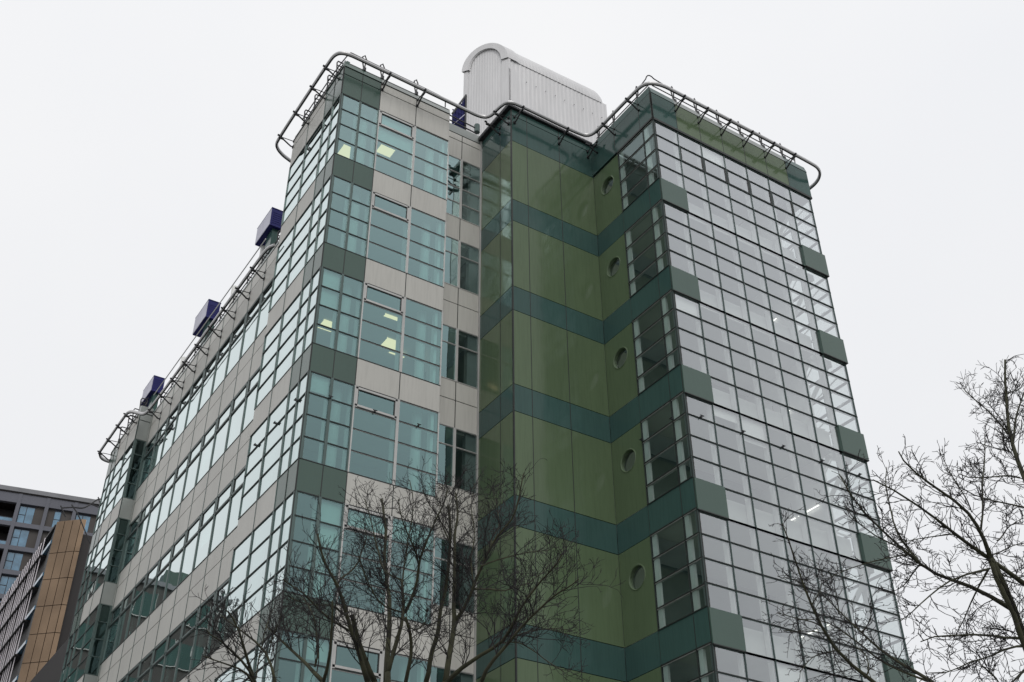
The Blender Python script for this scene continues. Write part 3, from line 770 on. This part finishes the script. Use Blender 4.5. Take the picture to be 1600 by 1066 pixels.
# ================================================================= invented block out of view, added to mirror dark in the long glass facade
NL = (-13, 66, GZ)
nb = thing('reflection_block', 'invented dark block left of the view, added for its reflection in lower facade windows', 'building', NL)
mb = MB(); mb.box(-19, -6.8, 60, 74, GZ, 6.2, 'brownw'); mb.box(-17, -12, 61, 72, 6.2, 8.2, 'dgreen'); mb.build('wall', nb, NL)
mb = MB(); mb.box(-19.2, -6.6, 59.8, 74.2, 6.2, 6.6, 'greyl'); mb.build('parapet', nb, NL)
for j in range(9):
    for i in range(5):
        mb = MB(); x = -18.2+i*2.3; z = 3.6-j*3.4; mb.box(x, x+1.5, 59.93, 60.0, z, z+1.9, 'teal'); w_ = mb.build('window', nb, NL)
        mb = MB(); mb.box(x-.06, x, 59.9, 60, z-.06, z+1.96, 'frame'); mb.box(x+1.5, x+1.56, 59.9, 60, z-.06, z+1.96, 'frame'); mb.box(x-.1, x+1.6, 59.85, 60, z-.12, z-.06, 'frame'); mb.build('frame', w_, NL)

# ================================================================= lower wing rail seen beyond the far tower
mb = MB()
WX = .9; WL = (WX, 30, GZ)
lw = thing('low_wing', 'lower rear wing with a black roof track poking out past the far glass tower', 'building', WL)
mb.box(WX+.6, WX+8, 27, 45, GZ, -8.9, 'darkw'); mb.build('wall', lw, WL)
def up_(x, y, z): return (x, y, z)
mb = MB()
TP = smooth_path([(-.35, 34, -1.72), (-.05, 34, -1.62), (.3, 34, -1.5), (.72, 34, -1.46), (.95, 34, -1.3), (1.2, 34, -1.0), (1.5, 34, -.62), (1.75, 34, -.66)], 2)
mb.tube(TP, .045, 'black', 5)
mb.build('roof_track', lw, WL)
mb = MB()
for (a, b) in (((.15, 34, -1.38), (.6, 34, -1.85)), ((-.4, 34, -1.6), (.0, 34, -2.2)), ((1.1, 34, -1.05), (1.6, 34, -1.15)), ((1.45, 34, -.55), (1.7, 34, -1.05))):
    mb.tube([a, b], .035, 'black', 5)
mb.tube([(.6, 34, -1.85), (1.6, 34, -3.4), (1.6, 34, -9)], .035, 'black', 5)
mb.build('track_bracket', lw, WL)

# ================================================================= bare trees
TREES={"A":[[0.075,0.02,[[-2.95,-11.56,-25.33],[-3.13,-11.61,-24.96],[-3.32,-11.66,-24.69],[-3.45,-11.73,-24.46],[-3.59,-11.81,-24.24],[-3.72,-11.89,-24.06],[-3.87,-11.96,-23.98],[-4.1,-12.0,-23.67],[-4.21,-12.09,-23.44]]],[0.03,0.012,[[-3.26,-11.52,-24.6],[-3.65,-11.72,-24.59],[-3.96,-11.95,-24.58],[-4.26,-12.2,-24.55],[-4.6,-12.43,-24.53],[-4.89,-12.68,-24.56]]],[0.08,0.05,[[-2.68,-11.24,-25.19],[-2.92,-11.28,-24.81],[-3.1,-11.34,-24.53],[-3.23,-11.42,-24.28]]],[0.085,0.03,[[-2.48,-11.23,-25.15],[-2.39,-11.03,-24.56],[-2.28,-10.84,-23.96],[-2.23,-10.63,-23.39],[-2.23,-10.38,-22.77],[-2.13,-10.19,-22.06],[-2.15,-9.94,-21.32]]],[0.07,0.03,[[-2.69,-11.68,-25.17],[-2.61,-11.68,-24.81],[-2.51,-11.69,-24.39],[-2.45,-11.67,-24.18],[-2.47,-11.61,-23.87],[-2.48,-11.57,-23.6]]],[0.03,0.01,[[-2.48,-11.57,-23.59],[-2.55,-11.35,-23.45],[-2.63,-11.13,-23.32],[-2.62,-10.96,-22.93],[-2.7,-10.75,-22.32],[-2.76,-10.54,-21.76]]],[0.045,0.012,[[-2.41,-11.6,-24.14],[-2.37,-11.81,-23.84],[-2.4,-11.98,-23.54],[-2.49,-12.12,-23.44],[-2.43,-12.35,-23.08],[-2.35,-12.58,-22.73],[-2.36,-12.77,-22.47]]],[0.03,0.01,[[-2.35,-11.86,-23.38],[-2.62,-12.17,-23.24],[-2.95,-12.45,-23.11],[-3.22,-12.76,-22.88]]],[0.025,0.01,[[-2.46,-11.58,-23.84],[-2.36,-11.4,-23.2],[-2.22,-11.25,-22.53],[-2.07,-11.1,-21.94],[-2.07,-10.87,-21.34]]],[0.05,0.03,[[-2.63,-12.16,-25.45],[-2.65,-12.38,-25.11],[-2.79,-12.53,-24.78],[-2.95,-12.67,-24.7]]],[0.02,0.008,[[-2.7,-12.35,-24.7],[-2.8,-12.83,-24.91],[-2.95,-13.28,-25.0],[-3.15,-13.7,-24.96]]],[0.075,0.03,[[-1.7,-11.07,-24.96],[-1.66,-11.17,-24.46],[-1.61,-11.29,-23.99],[-1.59,-11.38,-23.63],[-1.6,-11.46,-23.46],[-1.6,-11.54,-23.07],[-1.63,-11.6,-22.52],[-1.71,-11.64,-22.08]]],[0.085,0.02,[[-2.02,-12.27,-25.37],[-1.96,-12.22,-24.92],[-1.87,-12.19,-24.47],[-1.83,-12.13,-23.96],[-1.79,-12.07,-23.55],[-1.77,-12.0,-23.01],[-1.7,-11.96,-22.33],[-1.7,-11.87,-21.94]]],[0.05,0.012,[[-1.84,-12.14,-24.42],[-1.76,-12.35,-24.19],[-1.72,-12.54,-23.94],[-1.66,-12.74,-23.5],[-1.58,-12.96,-23.16],[-1.44,-13.22,-22.98],[-1.42,-13.41,-22.61],[-1.44,-13.56,-22.29]]],[0.025,0.01,[[-1.7,-12.8,-23.54],[-1.4,-12.55,-23.08],[-1.1,-12.3,-22.5],[-0.94,-11.95,-21.88],[-0.79,-11.6,-21.43]]],[0.065,0.012,[[-2.15,-12.54,-25.47],[-2.08,-12.83,-25.31],[-1.97,-13.14,-25.21],[-1.79,-13.5,-25.12],[-1.77,-13.78,-24.87],[-1.63,-14.12,-24.47],[-1.58,-14.42,-24.33],[-1.56,-14.7,-24.16]]],[0.05,0.01,[[-1.98,-13.22,-25.64],[-1.87,-13.62,-25.26],[-1.81,-13.99,-25.04],[-1.62,-14.46,-24.75],[-1.59,-14.82,-24.73],[-1.62,-15.15,-24.72]]],[0.025,0.008,[[-1.59,-13.46,-24.97],[-1.13,-13.37,-24.74],[-0.68,-13.28,-24.59],[-0.29,-13.15,-24.51]]],[0.02,0.008,[[-1.61,-13.21,-24.99],[-1.57,-13.72,-25.19],[-1.57,-14.2,-25.53],[-1.59,-14.68,-25.86]]],[0.03,0.01,[[-1.83,-12.73,-24.02],[-1.14,-12.56,-23.85],[-0.53,-12.37,-23.47],[0.03,-12.15,-22.91]]],[0.03,0.01,[[-1.79,-12.87,-23.69],[-1.27,-12.76,-23.36],[-0.72,-12.68,-23.1],[-0.27,-12.55,-22.91]]],[0.03,0.012,[[-3.14,-11.03,-24.15],[-3.49,-11.39,-24.2],[-3.91,-11.73,-24.38],[-4.28,-12.09,-24.56],[-4.65,-12.45,-24.7]]],[0.03,0.01,[[-3.35,-11.04,-23.66],[-3.04,-10.82,-23.31],[-2.79,-10.58,-22.87],[-2.55,-10.34,-22.35],[-2.5,-10.0,-21.83]]],[0.025,0.01,[[-2.42,-11.6,-24.14],[-2.84,-11.72,-24.19],[-3.14,-11.91,-24.07],[-3.39,-12.12,-23.94],[-3.62,-12.34,-23.77]]],[0.025,0.008,[[-1.88,-12.82,-24.04],[-1.8,-12.57,-23.52],[-1.62,-12.39,-22.85],[-1.56,-12.13,-22.25],[-1.37,-11.95,-21.69]]],[0.025,0.008,[[-1.76,-11.84,-22.89],[-1.78,-11.56,-22.42],[-1.85,-11.26,-21.95],[-1.87,-10.98,-21.52]]]],"B":[[0.035,0.01,[[-5.67,-14.2,-26.6],[-5.85,-14.39,-26.45],[-6.05,-14.56,-26.18],[-6.3,-14.72,-26.04]]],[0.03,0.008,[[-5.67,-14.2,-26.6],[-5.98,-14.48,-26.45],[-6.4,-14.73,-26.37],[-6.6,-15.05,-26.44]]],[0.035,0.008,[[-5.42,-14.19,-26.55],[-5.47,-14.01,-26.15],[-5.59,-13.81,-25.96],[-5.7,-13.61,-25.79],[-5.93,-13.37,-25.54]]],[0.02,0.008,[[-5.52,-14.15,-26.2],[-5.62,-14.43,-26.08],[-5.65,-14.74,-25.95]]],[0.05,0.012,[[-4.82,-14.22,-26.45],[-4.89,-14.02,-26.28],[-4.88,-13.85,-26.13],[-4.98,-13.63,-25.95],[-5.1,-13.41,-25.72],[-5.25,-13.18,-25.47]]],[0.04,0.015,[[-4.82,-14.22,-26.45],[-4.87,-14.42,-26.35],[-4.92,-14.61,-26.2],[-5.01,-14.79,-25.91],[-5.12,-14.96,-25.75]]],[0.025,0.01,[[-4.89,-14.08,-26.23],[-4.82,-13.89,-25.66],[-4.86,-13.66,-25.31],[-4.91,-13.42,-25.07]]],[0.025,0.008,[[-5.73,-14.29,-26.64],[-6.0,-14.47,-26.58],[-6.26,-14.67,-26.62],[-6.52,-14.86,-26.66]]],[0.022,0.008,[[-5.63,-14.11,-26.52],[-5.56,-13.92,-26.22],[-5.46,-13.75,-25.9],[-5.36,-13.57,-25.57],[-5.24,-13.4,-25.27]]]],"C":[[0.075,0.045,[[-1.0,-21.03,-27.55],[-1.11,-21.09,-27.4],[-1.22,-21.14,-27.18],[-1.35,-21.18,-26.94],[-1.48,-21.21,-26.77]]],[0.045,0.008,[[-1.48,-21.21,-26.77],[-1.55,-21.26,-26.62],[-1.65,-21.26,-26.5],[-1.73,-21.3,-26.43],[-1.86,-21.26,-26.31],[-2.01,-21.19,-26.18],[-2.16,-21.13,-26.08],[-2.29,-21.1,-25.92],[-2.36,-21.15,-25.9]]],[0.02,0.006,[[-1.57,-21.25,-26.52],[-1.41,-21.22,-26.29],[-1.26,-21.17,-25.98],[-1.09,-21.17,-25.64],[-0.92,-21.15,-25.27]]],[0.015,0.005,[[-1.67,-21.27,-26.38],[-1.82,-21.37,-26.37],[-1.99,-21.43,-26.31],[-2.17,-21.47,-26.2],[-2.33,-21.55,-26.1]]],[0.05,0.008,[[-1.01,-21.0,-27.09],[-1.19,-20.92,-26.95],[-1.42,-20.74,-26.78],[-1.66,-20.59,-26.62],[-1.83,-20.53,-26.47],[-1.99,-20.48,-26.28],[-2.13,-20.46,-26.19],[-2.28,-20.44,-26.0],[-2.39,-20.46,-25.82]]],[0.025,0.006,[[-1.82,-20.71,-26.7],[-1.75,-20.51,-26.39],[-1.63,-20.37,-26.08],[-1.49,-20.27,-25.63],[-1.31,-20.21,-25.3]]],[0.018,0.005,[[-1.92,-20.74,-26.68],[-2.09,-20.76,-26.63],[-2.35,-20.66,-26.55],[-2.54,-20.67,-26.48],[-2.71,-20.7,-26.35]]],[0.016,0.005,[[-1.94,-20.7,-26.64],[-2.22,-20.67,-26.73],[-2.5,-20.63,-26.84],[-2.77,-20.62,-26.96],[-3.03,-20.62,-27.11]]],[0.015,0.005,[[-1.74,-20.65,-26.67],[-1.53,-20.36,-26.63],[-1.31,-20.1,-26.58],[-1.12,-19.81,-26.49]]],[0.05,0.008,[[-1.09,-21.27,-26.99],[-1.3,-21.21,-26.84],[-1.49,-21.19,-26.75],[-1.71,-21.12,-26.6],[-1.86,-21.17,-26.61],[-2.04,-21.18,-26.53],[-2.24,-21.15,-26.44],[-2.48,-21.07,-26.26],[-2.68,-21.05,-26.24]]],[0.025,0.006,[[-1.49,-21.18,-26.86],[-1.77,-21.13,-26.95],[-2.04,-21.09,-27.08],[-2.3,-21.07,-27.27],[-2.55,-21.06,-27.47],[-2.78,-21.09,-27.6]]],[0.02,0.005,[[-1.5,-21.17,-26.87],[-1.42,-20.98,-26.94],[-1.34,-20.78,-27.02],[-1.22,-20.65,-27.07],[-1.17,-20.41,-27.2]]],[0.035,0.008,[[-0.98,-21.06,-27.38],[-1.31,-21.1,-27.43],[-1.63,-21.15,-27.5],[-2.07,-21.05,-27.58],[-2.46,-21.01,-27.68]]],[0.015,0.005,[[-1.33,-20.53,-27.27],[-1.44,-20.72,-27.41],[-1.53,-20.95,-27.46]]],[0.03,0.006,[[-0.64,-20.84,-27.3],[-1.06,-20.84,-27.41],[-1.46,-20.86,-27.6],[-1.87,-20.9,-27.76],[-2.3,-20.89,-27.88]]],[0.03,0.01,[[-0.49,-20.71,-27.39],[-0.82,-20.74,-27.58],[-1.15,-20.8,-27.76]]],[0.018,0.006,[[-1.17,-20.77,-27.74],[-1.53,-20.94,-27.73],[-1.91,-21.1,-27.72]]],[0.06,0.015,[[-0.36,-21.11,-25.95],[-0.28,-21.06,-25.62],[-0.2,-20.99,-25.29],[-0.12,-20.94,-25.03],[-0.03,-20.9,-24.75],[0.08,-20.88,-24.48],[0.19,-20.88,-24.23],[0.31,-20.87,-23.9],[0.41,-20.85,-23.68]]],[0.022,0.006,[[0.05,-20.83,-24.78],[0.15,-20.71,-24.55],[0.26,-20.59,-24.31],[0.3,-20.36,-23.94],[0.4,-20.24,-23.73]]],[0.016,0.005,[[0.06,-20.84,-24.71],[-0.25,-20.97,-24.72],[-0.57,-21.08,-24.74],[-0.88,-21.23,-24.85]]],[0.03,0.008,[[-0.03,-20.89,-24.97],[0.2,-20.84,-24.65],[0.43,-20.79,-24.36],[0.68,-20.78,-24.03],[0.92,-20.75,-23.77]]],[0.014,0.005,[[0.28,-20.83,-24.18],[0.06,-21.05,-24.33],[-0.16,-21.28,-24.46]]],[0.02,0.006,[[-0.3,-21.02,-25.51],[-0.66,-21.07,-25.61],[-1.07,-21.04,-25.73],[-1.43,-21.09,-25.83]]],[0.022,0.006,[[-0.29,-21.04,-25.88],[-0.49,-21.09,-25.93],[-0.81,-20.95,-25.88],[-1.05,-20.94,-25.9],[-1.29,-20.95,-25.86]]],[0.014,0.005,[[-0.13,-20.91,-25.1],[-0.42,-20.95,-25.17],[-0.71,-20.99,-25.24],[-0.97,-21.07,-25.32]]],[0.02,0.006,[[-0.88,-20.84,-26.44],[-0.44,-20.8,-26.23],[0.0,-20.75,-26.05]]],[0.018,0.006,[[-1.22,-21.05,-26.77],[-0.65,-20.83,-26.63],[-0.04,-20.67,-26.39]]],[0.016,0.005,[[-1.34,-21.24,-26.57],[-0.86,-21.06,-26.24],[-0.34,-20.96,-25.95]]],[0.014,0.005,[[-1.7,-21.06,-26.52],[-1.96,-21.03,-26.6],[-2.23,-20.99,-26.68],[-2.48,-20.99,-26.79]]]],"D":[[0.05,0.008,[[-0.59,-19.02,-27.18],[-0.73,-19.03,-27.11],[-0.95,-18.94,-26.95],[-1.11,-18.92,-26.82],[-1.26,-18.91,-26.58],[-1.38,-18.95,-26.38],[-1.5,-18.98,-26.22],[-1.61,-19.03,-25.94],[-1.71,-19.08,-25.78],[-1.82,-19.12,-25.62]]],[0.05,0.008,[[-0.24,-19.47,-27.23],[-0.17,-19.32,-27.1],[-0.2,-19.03,-26.86],[-0.21,-18.78,-26.6],[-0.26,-18.49,-26.2],[-0.25,-18.26,-25.89],[-0.22,-18.07,-25.65]]],[0.035,0.008,[[-0.23,-19.32,-27.11],[-0.24,-19.03,-26.92],[-0.18,-18.82,-26.78],[-0.15,-18.59,-26.58],[-0.11,-18.37,-26.33],[-0.08,-18.14,-26.09],[-0.1,-17.85,-25.88],[-0.13,-17.57,-25.81]]],[0.016,0.005,[[-0.48,-18.53,-26.15],[-0.64,-18.7,-25.96],[-0.84,-18.82,-25.92],[-1.03,-18.96,-25.93]]],[0.022,0.006,[[-0.77,-18.96,-27.07],[-0.53,-18.86,-26.82],[-0.36,-18.68,-26.61],[-0.24,-18.42,-26.41],[-0.14,-18.16,-26.25]]],[0.016,0.005,[[-1.13,-18.85,-26.62],[-1.43,-18.91,-26.67],[-1.74,-18.97,-26.78],[-2.0,-19.08,-26.84]]],[0.016,0.005,[[-1.16,-18.82,-26.52],[-1.51,-18.92,-26.58],[-1.86,-19.03,-26.64],[-2.17,-19.19,-26.73]]],[0.016,0.005,[[-1.26,-18.85,-26.32],[-0.96,-18.73,-26.07],[-0.7,-18.58,-25.76],[-0.49,-18.36,-25.46]]],[0.014,0.005,[[-1.38,-18.87,-26.15],[-1.83,-19.12,-26.26],[-2.28,-19.37,-26.43]]],[0.016,0.005,[[-0.93,-18.77,-26.74],[-1.24,-18.82,-26.84],[-1.54,-18.89,-27.02],[-1.79,-19.01,-27.21]]],[0.016,0.005,[[-0.36,-18.68,-26.4],[-0.62,-19.06,-26.43],[-0.94,-19.38,-26.41]]],[0.015,0.005,[[-1.1,-18.89,-26.73],[-0.72,-18.56,-26.76],[-0.28,-18.3,-26.78]]]],"forks":{"A":[-2.31,-11.88,-28.2],"B":[-5.25,-14.26,-28.9],"C":[-0.64,-21.04,-29.3],"D":[0.12,-19.46,-29.6]}}
rt_ = random.Random(11)
def twigs(mb, P, rad, tw, depth, dens, length, upb, tmin=.003):
    """grow side shoots along a polyline"""
    segs = [(P[i], P[i+1]) for i in range(len(P)-1)]
    tot = sum((b-a).length for a, b in segs)
    n = max(1, int(tot*dens))
    for _ in range(n):
        q = rt_.random()**.8*tot; acc = 0
        for i, (a, b) in enumerate(segs):
            l = (b-a).length
            if acc+l >= q or i == len(segs)-1: break
            acc += l
        t = min(1, (q-acc)/max(l, 1e-6)); p = a.lerp(b, t); d = (b-a).normalized()
        r0_ = rad[i]*(1-t)+rad[i+1]*t
        pv = Vector((rt_.gauss(0, 1), rt_.gauss(0, 1), rt_.gauss(0, 1))); pv -= d*pv.dot(d); pv.normalize()
        nd = (d*rt_.uniform(.55, 1.15)+pv*rt_.uniform(.45, .95)+Vector((0, 0, upb))).normalized()
        L_ = length*rt_.uniform(.45, 1.15)*(1.15-.45*q/tot)
        k = 5 if depth > 0 else 3
        pts = [p]; cur = nd.copy(); bend = Vector((rt_.gauss(0, .18), rt_.gauss(0, .18), rt_.gauss(.08, .14)))
        for j in range(k):
            cur = (cur+bend+Vector((rt_.gauss(0, .17), rt_.gauss(0, .17), rt_.gauss(0, .17)))).normalized(); pts.append(pts[-1]+cur*(L_/k))
        rs = max(tmin*1.25, min(r0_*.6, tmin+.0075*L_)); rr = [rs*(1-j/k)+tmin*(j/k) for j in range(k+1)]
        mb.tube(pts, rr, tw, 3)
        if depth > 0: twigs(mb, pts, rr, tw, depth-1, dens*1.1, L_*.5, upb*.8, tmin)
def densify(P, r0_, r1_, jit=.02):
    Q = [Vector(P[0])]
    for a, b in zip(P, P[1:]):
        a, b = Vector(a), Vector(b); l = (b-a).length; n = max(1, int(l/.16))
        for j in range(1, n+1):
            p = a.lerp(b, j/n)
            if j < n: p += Vector((rt_.gauss(0, jit), rt_.gauss(0, jit), rt_.gauss(0, jit)))
            Q.append(p)
    Q2 = [Q[0]]+[(Q[i-1]+Q[i]*2+Q[i+1])/4 for i in range(1, len(Q)-1)]+[Q[-1]]
    k = len(Q2)-1
    return Q2, [r0_+(r1_-r0_)*(i/k)**.8 for i in range(k+1)]
def tree(keys, label, fork, base, rtrunk, dens, tl, depth=2, upb=.35, low=.03):
    t = thing('bare_tree', label, 'tree', base, 'leafless street trees in front of the building')
    F = Vector(fork); Bs = Vector(base)
    mb = MB(); mid = Bs.lerp(F, .5)+Vector((.08, -.05, 0))
    mb.tube([Bs-Vector((0, 0, .1)), Bs+Vector((0, 0, .35)), mid, F, F+Vector((0, 0, .3))], [rtrunk*1.6, rtrunk*1.1, rtrunk*.95, rtrunk*.85, rtrunk*.5], 'bark', 10)
    mb.build('trunk', t, base, True)
    lb = MB(); tb_ = MB()
    for ks in keys:
        for (a, b, P) in TREES[ks]:
            a *= (.62 if ks in 'AB' else .50); b *= .75
            Q, rr = densify(P, a, b); start = Vector(P[0])
            bottom = a > low*.62 and (start-F).length < 6.0 and start.z < F.z+3.2
            if bottom:
                c = F+Vector((start.x-F.x, start.y-F.y, 0))*.45+Vector((0, 0, (start.z-F.z)*.35))
                pre = [F-Vector((0, 0, .1)), c, start]
                Pq, _ = densify([tuple(x) for x in pre], a, a); lb.tube(Pq, [a*1.25-(a*.25)*i/len(Pq) for i in range(len(Pq))], 'bark', 7)
            lb.tube(Q, rr, 'bark', 6 if a > .02 else 4)
            twigs(tb_, Q, rr, M['twig'], depth, dens, tl*(.6+.4*min(1, a/.03)), upb, .0028 if ks in 'AB' else .0024)
    lb.build('limbs', t, base, True)
    tb_.build('twigs', t, base)
FK = TREES['forks']
tree(['A'], 'bushy bare tree with several greenish limbs before the beige and olive walls', FK['A'], (-2.2, -12.0, GZ), .2, 8.2, 1.0)
tree(['B'], 'smaller thin bare tree left of the bushy one, in front of the beige facade', FK['B'], (-5.1, -14.4, GZ), .13, 9, .8)
tree(['C', 'D'], 'wide bare tree reaching in from the right against the pale sky', FK['C'], (-.5, -21.1, GZ), .2, 13, .50, upb=.10)
